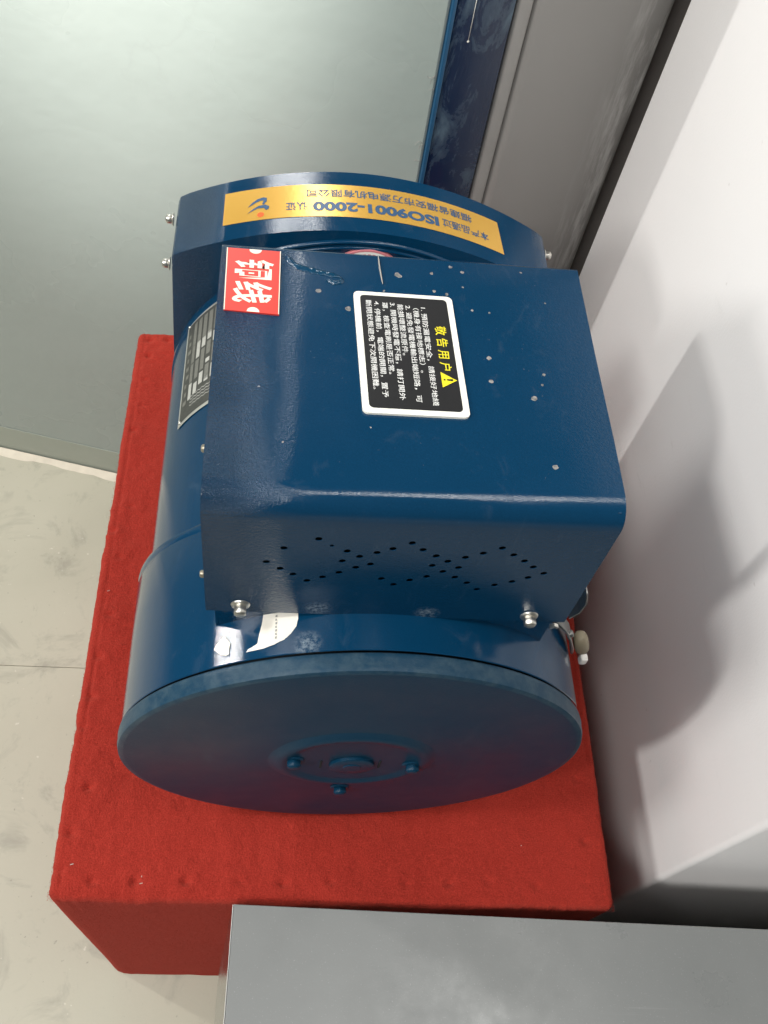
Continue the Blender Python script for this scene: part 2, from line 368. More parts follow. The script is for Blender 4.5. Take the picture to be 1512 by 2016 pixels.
# rear wall, slightly skewed to the plinth
W0 = Vector((-0.5186, 0.7595)); WD = Vector((0.9803, -0.1975)); WA = math.atan2(WD.y, WD.x)
WEND = 0.5885
rw = thing('painted_wall', 'pale grey-green glossy painted wall behind the generator', 'wall', (W0.x, W0.y, FZ), WA)
obj('wall_face', box_bm(-3.0, WEND, 0, 0.12, 0.0, 0.955, 0.002, 1), 'dado', rw)
obj('skirting', box_bm(-3.0, WEND - .004, -0.0012, -0.0003, 0.0, 0.062, 0.0003, 1), 'skirting', rw)
# uneven bead of filler along the foot of the wall
vs, fs = [], []
N = 260
for i in range(N + 1):
    x = -2.0 + (WEND + 2.0) * i / N
    w = 0.0145 + 0.005 * noise.noise((x * 18, 0, 0)) + 0.002 * noise.noise((x * 90, 3, 0))
    for k, (yy, zz) in enumerate(((-0.0035, 0.006), (-0.006, 0.0045), (-w * .7, 0.0022), (-w, 0.0004))): vs.append((x, yy, zz))
for i in range(N):
    for k in range(3): a = i * 4 + k; fs.append((a, a + 1, a + 5, a + 4))
obj('filler_bead', (vs, [], fs), 'caulk', rw, True)

# blue film-covered strip and grey column to its right
def vert_dir(px, py): return Vector((px + 0.05474, py + 0.11273))
CAMXY = Vector((-0.05474, -0.11273))
d1, d2, d3 = vert_dir(0.07536, 0.75), vert_dir(0.13887, 0.75), vert_dir(0.29021, 0.75)
P1 = CAMXY + d1 * 0.876; P2 = CAMXY + d2 * 0.895; P3 = CAMXY + d3 * 0.965
def upright(name, label, cat, A, B, depth, height, mat, gap=0.0):
    ang = math.atan2(B.y - A.y, B.x - A.x); L = (B - A).length
    return thing(name, label, cat, (A.x, A.y, FZ), ang), L
st, L = upright('door_strip', 'dark blue glossy strip with protective film standing between wall and grey column', 'strip', P1, P2, .05, 1.2, 'film')
obj('strip_face', box_bm(0.005, L - .002, 0.0, 0.05, 0, 1.25, 0.002, 2), 'film', st, 'angle')
obj('edge_trim', box_bm(0.0005, 0.0048, -0.002, 0.05, 0, 1.25, 0.001, 2), 'blue_edge', st)
obj('joint_seal', box_bm(-0.0050, 0.0002, 0.004, 0.05, 0, 1.2, 0.0005, 1), 'brown_gap', st)
for k in range(14):                                   # loose threads of the tape edge
    z = random.choice((0.56, 0.66, 0.70, 0.77)) + random.uniform(-.012, .012)
    p = [Vector((-0.002, 0.001, z))]
    for q in range(4): p.append(p[-1] + Vector((random.uniform(-.0030, .0004), -random.uniform(0, .001), random.uniform(-.0028, .0028))))
    bm = bmesh.new(); ring = None
    for q in p:
        cur = [bm.verts.new(q + Vector((0.00022 * math.cos(a), 0.00022 * math.sin(a), 0))) for a in (0, 2.1, 4.2)]
        if ring:
            for i in range(3): bm.faces.new((ring[i], ring[(i + 1) % 3], cur[(i + 1) % 3], cur[i]))
        ring = cur
    obj('thread', bm, 'shade_brown', st)
# drip of light paint on the film
bm = bmesh.new(); bmesh.ops.create_uvsphere(bm, u_segments=10, v_segments=8, radius=0.0011)
for v in bm.verts: v.co = Vector((v.co.x + 0.022, v.co.y * .4 - 0.0004, v.co.z + 0.812))
bmesh.ops.create_cone(bm, cap_ends=True, segments=8, radius1=0.0003, radius2=0.00025, depth=0.06, matrix=Matrix.Translation((0.022, -0.0003, 0.842)))
obj('paint_drip', bm, 'sticker_white', st, True)

co, L = upright('column', 'dark grey painted column with scuffed right arris between blue strip and white wall', 'column', P2, P3, .2, 1.25, 'column')
obj('column_face', box_bm(0.018, L, 0.0, 0.16, 0, 1.25, 0.010, 4), 'column', co, 'angle')
plain('column_light', (0.25, 0.243, 0.232), 0.4, var=0.15, scale=25)
obj('corner_bead', box_bm(0.0015, 0.0172, 0.002, 0.05, 0, 1.25, 0.003, 3), 'column_light', co, 'angle')
obj('shade_filler', box_bm(L - .03, L + .12, 0.045, 0.06, 0, 1.25), 'shade_brown', co)  # added filler, its colour stands for shade between column and white wall

# white block at the right: its long face parallel to the plinth
ww = thing('white_wall', 'smooth white painted wall block to the right of the red plinth', 'wall', (0.2815, 0.0286, FZ), 0.006)
bm = prism_bm([(0, 0), (1.0, -0.047), (1.0, 0.668), (0.0, 0.668)], 0.0, 1.30, 0.005, 3)
obj('wall_block', bm, 'white_wall', ww, 'angle')
obj('recess_back', box_bm(0.020, 1.0, 0.672, 0.69, 0, 1.30), 'shade_brown', ww)

# ================================================================== RED CARPETED PLINTH
cRL, cFL, cFR, cRR = Vector((-.2225, .5713)), Vector((-.2145, .0018)), Vector((.223, -.0023)), Vector((.222, .574))
BOT = {'RL': Vector((-.240, .575)), 'FL': Vector((-.236, -.004)), 'FR': Vector((.236, -.008)), 'RR': Vector((.236, .578))}
DIMP = [(-.2086, .5599), (-.2077, .5374), (-.207, .5034), (-.2053, .4697), (-.2099, .4388), (-.2004, .3494), (-.2142, .3212), (-.2023, .2937), (-.216, .2604), (-.2023, .235), (-.206, .196), (-.2066, .1604), (-.2106, .1341), (-.1967, .0849), (-.205, .05), (-.2075, .0239), (-.1837, .0152), (-.152, .0155), (-.1142, .0159), (-.0741, .0163), (-.04, .015), (-.004, .017), (.0557, .0157), (.09, .017), (.1207, .0182), (.16, .016), (.2, .017), (.205, .05), (.204, .10), (.207, .15), (.19, .56), (.1, .56), (0, .56), (-.1, .56), (-.17, .559), (-.19, .561)]
RE = 0.007
NX, NY = 300, 380
def top_h(x, y, dl, df, dr):
    h = 0.0018 * noise.noise((x * 17, y * 30, 0)) + 0.0008 * noise.noise((x * 40, y * 14, 3)) + 0.0007 * noise.noise((x * 90, y * 90, 5)) + 0.0003 * noise.noise((x * 240, y * 240, 8))
    for a, b in DIMP:
        d2 = (x - a) ** 2 + ((y - b) * 1.3) ** 2
        if d2 < 6e-4: h -= (0.0012 + 0.0030 * abs(math.sin(a * 811 + b * 977))) * math.exp(-d2 / 1.6e-5) - 0.0012 * math.exp(-d2 / 9e-5)
    # the folded hem along the sides stands proud of a shallow crease
    for d in (dl, dr):
        w = d + 0.0012 * noise.noise((x * 14 + 3, y * 14, 9))
        h += -0.0016 * math.exp(-((w - 0.0012) / 0.0011) ** 2) * max(0, 0.5 + 0.9 * noise.noise((0, y * 9, 2)))
    return h
vs, fs = [], []
ins = RE
def tp(u, v):
    lo = cFL.lerp(cFR, u); hi = cRL.lerp(cRR, u); return lo.lerp(hi, v)
iu, iv = ins / 0.437, ins / 0.57
for j in range(NY + 1):
    for i in range(NX + 1):
        u = iu + (1 - 2 * iu) * i / NX; v = iv + (1 - 2 * iv) * j / NY
        p = tp(u, v)
        dl = (u - iu) * .437; dr = (1 - iu - u) * .437
        vs.append((p.x, p.y, top_h(p.x, p.y, dl, 0, dr)))
for j in range(NY):
    for i in range(NX): a = j * (NX + 1) + i; fs.append((a, a + 1, a + NX + 2, a + NX + 1))
# walk round the edge: hem, rounded edge, hanging sides
loop = []
idx = lambda i, j: j * (NX + 1) + i
for i in range(NX): loop.append((idx(i, 0), -90.0))
loop += [(idx(NX, 0), a) for a in (-90, -67, -45, -22)]
for j in range(NY): loop.append((idx(NX, j), 0.0))
loop += [(idx(NX, NY), a) for a in (0, 22, 45, 67)]
for i in range(NX, 0, -1): loop.append((idx(i, NY), 90.0))
loop += [(idx(0, NY), a) for a in (90, 112, 135, 157)]
for j in range(NY, 0, -1): loop.append((idx(0, j), 180.0))
loop += [(idx(0, 0), a) for a in (180, 202, 225, 247)]
prev = [a for a, _ in loop]
steps = [(math.radians(q), None) for q in (25, 50, 75, 90)] + [(None, s) for s in (0.006, 0.02, 0.05, 0.1, 0.17, 0.25, 0.33, 0.41, 0.46, 0.4995)]
K = len(loop)
for a, s in steps:
    cur = []
    for k, (vi, ang) in enumerate(loop):
        b = Vector(vs[vi]); n = Vector((math.cos(math.radians(ang)), math.sin(math.radians(ang)), 0))
        fade = 1 if (a is not None or s < .007) else max(0.0, 1 - s / .05)
        wob = 0.0007 * noise.noise((b.x * 70, b.y * 70, 1)) + 0.0009 * noise.noise((b.x * 16, b.y * 16, 4)) + 0.0004 * noise.noise((b.x * 300, b.y * 300, 2))
        if a is not None:
            q = b + n * ((RE + wob * 1.2) * math.sin(a)) + Vector((0, 0, -RE * (1 - math.cos(a)) + 0.0009 * math.sin(2 * a)))
        else:
            q = b + n * (RE + wob * fade) + Vector((0, 0, -RE - s + b.z * -1 if False else 0)); q.z = -RE - s * (0.5 - RE) / 0.4995
            fl_ = s / 0.5 * 0.016
            q += Vector((n.x * fl_, n.y * fl_ * .3, 0)) + Vector((0.0012, 0.0012, 0)) * noise.noise((b.x * 40, b.y * 40, 3)) * (s > .45)
            q += n * (0.0012 * min(1, s / .1) * noise.noise((b.x * 5, b.y * 5, s * 4)))
        vs.append(tuple(q)); cur.append(len(vs) - 1)
    for k in range(K):
        l = (k + 1) % K
        f = (prev[k], cur[k], cur[l], prev[l])
        if prev[k] == prev[l]: f = (prev[k], cur[k], cur[l])
        fs.append(f)
    prev = cur
pl = thing('carpeted_plinth', 'box plinth wrapped in red felt carpet under the blue generator', 'plinth', (0, 0, FZ))
c = obj('carpet_cover', (vs, [], fs), 'carpet', pl, True); c.location = (0, 0, 0.5)
# loose pile of the felt: short fibres over the top and thicker along the edges
rnd = random.Random(3); fv, ff = [], []
def fibre(p, n, ln):
    a = Vector((rnd.gauss(0, 1), rnd.gauss(0, 1), rnd.gauss(0, 1))); d = (n * 0.7 + a * .55).normalized() * ln
    w = a.cross(n).normalized() * .00009
    k = len(fv); fv.extend([tuple(p - w), tuple(p + w), tuple(p + d)]); ff.append((k, k + 1, k + 2))
for k in range(52000):
    u, v = rnd.random(), rnd.random(); p = tp(.004 + .992 * u, .004 + .992 * v)
    fibre(Vector((p.x, p.y, top_h(p.x, p.y, .1, 0, .1) - .0002 - (.002 if min(u, 1 - u) < .012 or min(v, 1 - v) < .009 else 0))), Vector((0, 0, 1)), rnd.uniform(.0006, .0014))
for k in range(16000):
    e = rnd.random() * 3
    if e < 1: p, n = cFL.lerp(cRL, e), Vector((-1, 0, 0))
    elif e < 2: p, n = cFL.lerp(cFR, e - 1), Vector((0, -1, 0))
    else: p, n = cFR.lerp(cRR, e - 2), Vector((1, 0, 0))
    q = rnd.random() * PI / 2
    nn = n * math.sin(q) + Vector((0, 0, math.cos(q)))
    fibre(Vector((p.x, p.y, 0)) - n * RE + Vector((0, 0, -RE)) + nn * RE, nn, rnd.uniform(.0006, .0016))
for k in range(14000):
    u = .035 + rnd.random() * .33; z = rnd.random() ** 1.2; p = cFL.lerp(cFR, u); pb = BOT['FL'].lerp(BOT['FR'], u)
    fibre(Vector((p.x + (pb.x - p.x) * z, p.y - .0005 + (pb.y - p.y) * z * .8, -.004 - .49 * z)), Vector((0, -1, 0)), rnd.uniform(.0006, .0014))
pile = obj('carpet_pile', (fv, [], ff), 'carpet', pl); pile.location = (0, 0, 0.5); pile['kind'] = 'stuff'
for x, y, z, r in ((-.2072, .2585, .0006, .4), (-.2065, .213, .0004, 1.2), (-.2000, .0270, .0005, .3), (-.147, .0195, .0002, 1.3), (-.147, .0140, 0, .2), (.150, .045, 0, .9)):
    b = box_bm(-.0012, .0012, -.0003, .0003, -.0004, .0004, .0001, 1)
    o = obj('staple', b, 'zinc', pl); o.location = (x, y, z + .5); o.rotation_euler = (0, 0, r)

# ================================================================== GREY BOARD STAND IN FRONT
bs = thing('board_stand', 'light grey flat board on a stand in front of the red plinth', 'stand', (0.2, -0.3, FZ))
T = lambda x, y: (x - 0.2, y + 0.3)
poly = [T(-.0763, -.0018), T(-.0785, -.42), T(0.72, -.42), T(0.72, -.0312)]
obj('board', prism_bm(poly, .502, .512, .0006, 2), 'board', bs)
obj('board_edge', prism_bm([T(-.0770, -.0022), T(-.0792, -.42), T(-.0788, -.42), T(-.0766, -.0022)], .5025, .5124, 0), 'board_edge', bs)
ac = [(-0.0779, -0.0040), (-0.0797, -0.0181), (-0.0837, -0.045), (-0.0842, -0.079), (-0.0846, -0.42), (-.070, -.42), (-.070, -.004)]
obj('acrylic_sheet', prism_bm([T(*q) for q in ac], .4985, .5012, .0004, 1), 'acrylic', bs)
obj('stand_body', box_bm(-.255, .50, -.09, .275, 0, .498, .003, 2), 'board', bs)

# ================================================================== GENERATOR
PSI = 0.02394
gen = thing('generator', 'blue steel alternator generator with terminal box lying on red carpet plinth', 'generator', (0, 0, 0), PSI)
ZC = 0.15603
RB, RS, RCAP = 0.1425, 0.149, 0.150
# stator barrel and the wider front sleeve
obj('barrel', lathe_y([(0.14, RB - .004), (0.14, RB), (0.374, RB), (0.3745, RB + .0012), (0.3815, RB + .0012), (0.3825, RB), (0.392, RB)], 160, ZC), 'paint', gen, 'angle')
def ydel(j, a):
    d = ((math.degrees(a) - 82 + 180) % 360) - 180
    w = math.exp(-(d / 16) ** 2) if j in (0, 1, 2) else 0
    k = 0.0010 * math.sin(a * 5 + 1) if j >= 5 else 0
    return 0.011 * w + k
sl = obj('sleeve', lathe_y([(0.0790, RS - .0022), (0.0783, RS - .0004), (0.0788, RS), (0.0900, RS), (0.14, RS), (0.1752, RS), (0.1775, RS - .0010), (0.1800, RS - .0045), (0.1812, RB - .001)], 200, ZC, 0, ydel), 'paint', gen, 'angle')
obj('inner_core', lathe_y([(0.070, 0.001), (0.070, RS - .006), (0.16, RS - .006), (.16, .001)], 64, ZC), 'dark_gap', gen)
# pressed seam along the left of the sleeve
vs, fs = [], []
for i in range(41):
    th = math.radians(-38 - 42 * i / 40); yy = 0.1715 + 0.010 * i / 40
    for k, (dy, dr) in enumerate(((-.003, -.0002), (-.0012, .00035), (.0012, .00035), (.003, -.0002))):
        r = RS + dr; vs.append((r * math.sin(th), yy + dy, ZC + r * math.cos(th)))
for i in range(40):
    for k in range(3): a = i * 4 + k; fs.append((a, a + 1, a + 5, a + 4))
obj('seam', (vs, [], fs), 'paint', gen, True)

# end cap
cap = obj('end_cap', lathe_y([(0.0768, RCAP - .004), (0.0768, RCAP - .0008), (0.0760, RCAP), (0.0738, RCAP + .0003), (0.0722, RCAP - .0002), (0.0690, RCAP + .0001), (0.0664, RCAP - .0006), (0.0657, RCAP - .0022), (0.0655, RCAP - .005), (0.0650, 0.12), (0.0648, .056), (0.0646, .0545), (0.0628, .0505), (0.0620, .0475), (0.0622, .0440), (0.0634, .0410), (0.0637, .038), (0.0637, .0001)], 200, ZC), 'paint_cap', gen, 'angle')
plug = lathe_y([(0.0637, .0150), (0.0618, .0150), (0.0614, .0142), (0.0614, .0062), (0.0608, .0055), (0.0608, .0001)], 40, ZC - .0055)
obj('centre_plug', plug, 'paint_cap', cap, 'angle')
for x, z in ((-.0385, .1600), (.0405, .1500)):
    hex_bolt('cap_bolt', cap, (x, .0637, z), (0, -1, 0), 'paint_cap', .0050, .0040)
hex_bolt('cap_bolt', cap, (-.0032, .0648, .0920), (0, -1, 0), 'paint_cap', .0050, .0040)
plain('slot', (0.003, 0.004, 0.005), 0.9)
for x in (-.0205, .0185):
    obj('cap_slot', box_bm(x - .0007, x + .0007, .0632, .0640, ZC - .013, ZC + .002, .0002, 1), 'slot', cap)

# hood at the far end
HY0, HY1 = 0.3830, 0.4455
def hoodz(x): return 0.3208 - 1.95 * (x + .005) ** 2
prof = [(-.1335 + .2785 * i / 40, hoodz(-.1335 + .2785 * i / 40)) for i in range(41)]
prof += [(.1468, .2700), (.1490, .22), (.1510, .15), (.1510, .05), (.1480, .008), (-.1400, .008), (-.1425, .05), (-.1425, .15), (-.1398, .20), (-.1352, .2845)]
def hood_mesh(y0, y1):
    bm = bmesh.new()
    a = [bm.verts.new((x, y0, z)) for x, z in prof]; b = [bm.verts.new((x, y1, z)) for x, z in prof]
    n = len(prof); bm.faces.new(a); bm.faces.new(b[::-1])
    for i in range(n): bm.faces.new((a[i], b[i], b[(i + 1) % n], a[(i + 1) % n]))
    rim = [e for e in bm.edges if abs(e.verts[0].co.y - e.verts[1].co.y) < 1e-6]
    bmesh.ops.bevel(bm, geom=rim, offset=0.0014, segments=2, profile=.5, affect='EDGES')
    return bm
hood = obj('rear_hood', hood_mesh(HY0, HY1), 'paint_hood', gen, 'angle')
for r, w, a0, a1 in ((.1510, .0016, -24, 46), (.1560, .0016, -34, 40)):
    vs, fs = [], []
    for i in range(61):
        a = math.radians(a0 + (a1 - a0) * i / 60)
        for k in range(5):
            q = PI * k / 4; rr = r + w * math.cos(q); vs.append((rr * math.sin(a), HY0 + .0002 - w * math.sin(q) * 1.6, ZC + rr * math.cos(a)))
    for i in range(60):
        for k in range(4): a = i * 5 + k; fs.append((a, a + 1, a + 6, a + 5))
    obj('pressed_rib', (vs, [], fs), 'paint_hood', hood, True)
for loc in ((-.1385, .4330, .2770), (-.1390, .3990, .2650)):
    hex_bolt('side_bolt', hood, loc, (-1, 0, .05), 'zinc', .0034, .0040)
for loc in ((.1475, .4330, .2680), (.1480, .3990, .2600), (.1510, .415, .15), (.1510, .415, .06)):
    hex_bolt('side_bolt', hood, loc, (1, 0, .05), 'zinc', .0034, .0040)
# round label on the hood front, half sunk behind the barrel
def onhood(s, t): return (0.0035 + .0270 * s, HY0 - .0030, .2800 + .0275 * t)
circ = [(math.cos(2 * PI * i / 48), math.sin(2 * PI * i / 48)) for i in range(48)]
rl = slab_poly('round_label', circ, lambda s, t: (onhood(s, t)[0], HY0 - .0004, onhood(s, t)[2]), onhood, 'ink_pink', hood)
flat_poly('label_face', [(s * .95, t * .95) for s, t in circ], lambda s, t: (onhood(s, t)[0], HY0 - .0032, onhood(s, t)[2]), 'sticker_white', rl)
for i in range(9):
    a = math.radians(-34 + 8.5 * i)
    p = [(math.sin(a + dx) * r_, math.cos(a + dx) * r_) for dx, r_ in ((-.045, .80), (.045, .80), (.045, .88), (-.045, .88))]
    flat_poly('label_mark', p, lambda s, t: (onhood(s, t)[0], HY0 - .0034, onhood(s, t)[2]), 'ink_pink', rl)

# feet
for y in (.115, .285):
    for s in (-1, 1):
        obj('foot', prism_bm([(s * .055, y - .018), (s * .112, y - .018), (s * .112, y + .018), (s * .055, y + .018)], 0.0005, .050, .002, 2), 'paint', gen)

# ---- terminal box on top: bent cover sheet with punched front, side plates, back plate
ZT = 0.41068; YF = 0.0993; BR = 0.0130; TH = 0.0015
def bx(z): return (-.0890 - .0018 * (ZT - z) / .1, .1037 + .0022 * (ZT - z) / .1)
# outline of the sheet in yz (outer side), rear lip -> top -> bend -> front upper margin
outer = [(0.2615, ZT - .014), (0.2615, ZT - .0032)] + [(0.2585 + .003 * math.cos(a), ZT - .003 + .003 * math.sin(a)) for a in (math.radians(25), math.radians(60), math.radians(90))]
outer += [(0.2585 - .1462 * i / 8 + (0 if i < 8 else 0), ZT) for i in range(1, 8)]
for k in range(0, 13):
    a = math.radians(90 + 90 * k / 12); outer.append((YF + BR + BR * math.cos(a), ZT - BR + BR * math.sin(a)))
ZSEAM = 0.392
outer.append((YF, ZSEAM))
nrm = []
for i, (y, z) in enumerate(outer):
    a = Vector(outer[max(0, i - 1)]); b = Vector(outer[min(len(outer) - 1, i + 1)]); d = (b - a).normalized(); nrm.append(Vector((d.y, -d.x)))
vs, fs = [], []
XS = 22
rowsO, rowsI = [], []
for side in (0, 1):
    for i, (y, z) in enumerate(outer):
        n = nrm[i]; off = TH if side else 0
        for k in range(XS + 1):
            x0, x1 = bx(z); x = x0 + (x1 - x0) * k / XS
            e = min(k, XS - k) / XS
            dz = -0.0006 * math.sin(PI * k / XS) * math.sin(PI * min(1, max(0, (y - .1) / .16))) + 0.0008 * noise.noise((x * 16, y * 16, 0)) if z > ZT - .002 else 0
            # n points inwards of the sheet
            vs.append((x, y + n.x * off * (1 if True else 1), z + n.y * off + dz))
W = XS + 1; NO = len(outer)
def vid(side, i, k): return side * NO * W + i * W + k
# make sure the inner side lies inwards: flip if needed
if nrm[8].y > 0:
    for i in range(NO):
        for k in range(W):
            o_ = Vector(vs[vid(0, i, k)]); v_ = Vector(vs[vid(1, i, k)]); vs[vid(1, i, k)] = tuple(o_ * 2 - v_)
for i in range(NO - 1):
    for k in range(XS):
        fs.append((vid(0, i, k), vid(0, i, k + 1), vid(0, i + 1, k + 1), vid(0, i + 1, k)))
        fs.append((vid(1, i, k), vid(1, i + 1, k), vid(1, i + 1, k + 1), vid(1, i, k + 1)))
    fs.append((vid(0, i, 0), vid(0, i + 1, 0), vid(1, i + 1, 0), vid(1, i, 0)))
    fs.append((vid(0, i, XS), vid(1, i, XS), vid(1, i + 1, XS), vid(0, i + 1, XS)))
for k in range(XS):
    fs.append((vid(0, 0, k), vid(1, 0, k), vid(1, 0, k + 1), vid(0, 0, k + 1)))
bm = bmesh.new(); me = bpy.data.meshes.new('tmp'); me.from_pydata(vs, [], fs); bm.from_mesh(me)
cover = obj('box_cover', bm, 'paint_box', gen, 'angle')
# front of the cover with the punched vent holes (a filled outline with round openings)
HOLES = [(-0.0519, 0.3732), (-0.0599, 0.3594), (-0.0532, 0.3531), (-0.0467, 0.3476), (-0.0395, 0.3412), (-0.032, 0.3454), (-0.0242, 0.3507), (-0.0164, 0.3563), (-0.0096, 0.36), (-0.0077, 0.3715), (-0.0006, 0.3757), (0.0078, 0.3816), (0.0139, 0.3756), (0.0212, 0.37), (0.0278, 0.365), (0.0343, 0.359), (-0.0361, 0.3827), (-0.0296, 0.3769), (-0.022, 0.3722), (-0.0156, 0.3672), (-0.0235, 0.3624), (-0.0024, 0.3453), (0.0044, 0.3393), (0.012, 0.3445), (0.02, 0.3488), (0.0209, 0.3604), (0.0272, 0.3545), (0.0344, 0.3489), (0.0417, 0.3432), (0.0483, 0.3364), (0.0564, 0.3417), (0.0646, 0.3459), (0.0718, 0.3506), (0.0786, 0.3556), (0.0715, 0.3618), (0.0655, 0.3676), (0.0587, 0.3733), (0.0516, 0.3795), (0.0435, 0.374), (0.0357, 0.3694)]
ZB = 0.3020
cu = bpy.data.curves.new('vent', 'CURVE'); cu.dimensions = '2D'; cu.fill_mode = 'BOTH'; cu.extrude = 0.0002
def spl(pts):
    s = cu.splines.new('POLY'); s.points.add(len(pts) - 1)
    for q, (x, z) in zip(s.points, pts): q.co = (x, z, 0, 1)
    s.use_cyclic_u = True
xa, xb = bx(ZSEAM); xc, xd = bx(ZB)
spl([(xa, ZSEAM), (xc, ZB + .0045), (xc + .0004, ZB + .0030), (xd, ZB - .0025), (xd, ZB + .002), (xb, ZSEAM)])
for i, (x, z) in enumerate(HOLES):
    r = 0.00175 * (0.62 if i in (17,) else 1.0)
    spl([(x + r * math.cos(2 * PI * k / 14), z + r * math.sin(2 * PI * k / 14)) for k in range(14)])
to = bpy.data.objects.new('vent_tmp', cu); COL.objects.link(to)
bpy.context.view_layer.update(); dg = bpy.context.evaluated_depsgraph_get()
me = bpy.data.meshes.new_from_object(to.evaluated_get(dg), depsgraph=dg)
for v in me.vertices: v.co = Vector((v.co.x, YF + 0.0002 + v.co.z, v.co.y))
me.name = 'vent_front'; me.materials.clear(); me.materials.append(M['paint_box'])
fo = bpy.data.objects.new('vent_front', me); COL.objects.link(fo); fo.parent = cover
bpy.data.objects.remove(to); bpy.data.curves.remove(cu)
# added dark liner that paints the shade seen through the vent holes
obj('dark_liner', box_bm(-.083, .097, .1085, .1105, .3060, .3950), 'dark_gap', gen)
# side and back plates
for s in (0, 1):
    x = bx(ZT)[s] + (.0022 if s == 0 else -.0022); t_ = .0014 if s == 0 else -.0014
    zl = ZC + math.sqrt(RS ** 2 - x * x) - .004
    b = box_bm(min(x, x + t_), max(x, x + t_), YF + .004, .2590, zl, ZT - .0030)
    obj('side_panel', b, 'paint', gen)
arc = [(-.085 + .187 * i / 20) for i in range(21)]
poly = [(x, ZC + math.sqrt(RB ** 2 - x * x) - .003) for x in arc] + [(.1005, ZT - .003), (-.0860, ZT - .003)]
bm = bmesh.new(); a = [bm.verts.new((x, .2570, z)) for x, z in poly]; b = [bm.verts.new((x, .2584, z)) for x, z in poly]
bm.faces.new(a); bm.faces.new(b[::-1])
for i in range(len(poly)): j = (i + 1) % len(poly); bm.faces.new((a[i], b[i], b[j], a[j]))
obj('back_panel', bm, 'paint', gen)
bm = bmesh.new(); a = [bm.verts.new((x, .1032, z)) for x, z in poly]; b = [bm.verts.new((x, .1042, z)) for x, z in poly]
for v in a + b:
    if v.co.z < .33: v.co.z = ZC + math.sqrt(RS ** 2 - v.co.x ** 2) - .003
    else: v.co.z = .3300
bm.faces.new(a); bm.faces.new(b[::-1])
for i in range(len(poly)): j = (i + 1) % len(poly); bm.faces.new((a[i], b[i], b[j], a[j]))
obj('front_flange', bm, 'paint', gen)
hex_bolt('cover_bolt', cover, (-.0727, YF, .3130), (0, -1, 0), 'zinc', .0036, .0046)
hex_bolt('cover_bolt', cover, (.0838, YF, .3070), (0, -1, 0), 'zinc', .0036, .0046)
plain('brass_screw', (0.40, 0.36, 0.28), 0.4, 0.9)
for loc in ((-.0872, .1390, .3950), (-.0885, .1060, .3330)):
    hex_bolt('side_screw', gen, loc, (-1, 0, 0), 'brass_screw', .0022, .0032, False)

# ---- labels on the cover top
def bil(c, z):
    c = [Vector(q) for q in c]
    def f(s, t):
        a = c[0].lerp(c[3], s); b = c[1].lerp(c[2], s); p = a.lerp(b, t); return Vector((p.x, p.y, ZT + z))
    return f
DZ = 0.0010                                                        # clears the slight waviness of the sheet
WC = [(-.0206, .2311), (.0308, .2310), (.0341, .1517), (-.0174, .1519)]
f0, f1, f2, f3 = bil(WC, -.0004), bil(WC, DZ), bil(WC, DZ + .00012), bil(WC, DZ + .00024)
wl = slab_poly('warning_label', rounded(0, 1, 0, 1, .035, .055), f0, f1, 'sticker_white', gen)
flat_poly('black_field', rounded(.032, .962, .062, .940, .030, .045), f2, 'sticker_black', wl)
def ltext(name, body, s0, s1, tc, hgt, mat='ink_white', bold=0.004):
    text(name, body, f3, s0, s1, tc - hgt / 2, tc + hgt / 2, mat, wl, bold)
for body, s0, s1, tc in (('1. 預防漏電安全，請接好地綫', .115, .925, .690), ('（機身有接地標志）。', .125, .670, .613), ('2. 避免發電機輸出端短路，可', .105, .905, .536), ('能損壞整流原件。', .100, .535, .459), ('3. 開機時發電不穩，請打開外', .090, .895, .382), ('罩，檢查電刷是否正常。', .090, .695, .305), ('4. 停機前，電端的開關，置予', .085, .880, .224), ('斷開狀態避免下次開機困難。', .080, .820, .143)):
    ltext('label_text', body, s0, s1, tc, .060)
ltext('label_title', '敬 告 用 户', .270, .640, .835, .115, 'ink_yellow', .010)
flat_poly('warning_triangle', [(.655, .775), (.778, .775), (.7165, .925)], f3, 'ink_yellow', wl)
f4 = bil(WC, DZ + .00034)
flat_poly('exclamation_mark', [(.708, .885), (.725, .885), (.721, .825), (.712, .825)], f4, 'sticker_black', wl)
flat_poly('exclamation_mark', [(.711, .812), (.722, .812), (.722, .795), (.711, .795)], f4, 'sticker_black', wl)

RC = [(-.0862, .2566), (-.0583, .2563), (-.0581, .2111), (-.0854, .2122)]
r0, r1, r2 = bil(RC, -.0004), bil(RC, DZ), bil(RC, DZ + .00014)
rs = slab_poly('red_sticker', [(0, 0), (1, 0), (1, 1), (0, 1)], r0, r1, 'sticker_red', gen)
text('sticker_text', '铜', r2, .17, .485, .16, .88, 'ink_cream', rs, .022)
text('sticker_text', '线', r2, .535, .865, .14, .86, 'ink_cream', rs, .022)
for s0, sg in ((0.003, 1), (0.997, -1)):
    flat_poly('sticker_dot', [(s0 + sg * .070 * math.sin(PI * k / 16), .53 + .115 * math.cos(PI * k / 16)) for k in range(17)], r2, 'ink_cream', rs)
flat_poly('sticker_border', [(.0, .985), (1, .985), (1, 1), (0, 1)], r2, 'ink_cream', rs)
flat_poly('sticker_border', [(.0, .0), (1, .0), (1, .018), (0, .018)], r2, 'ink_cream', rs)

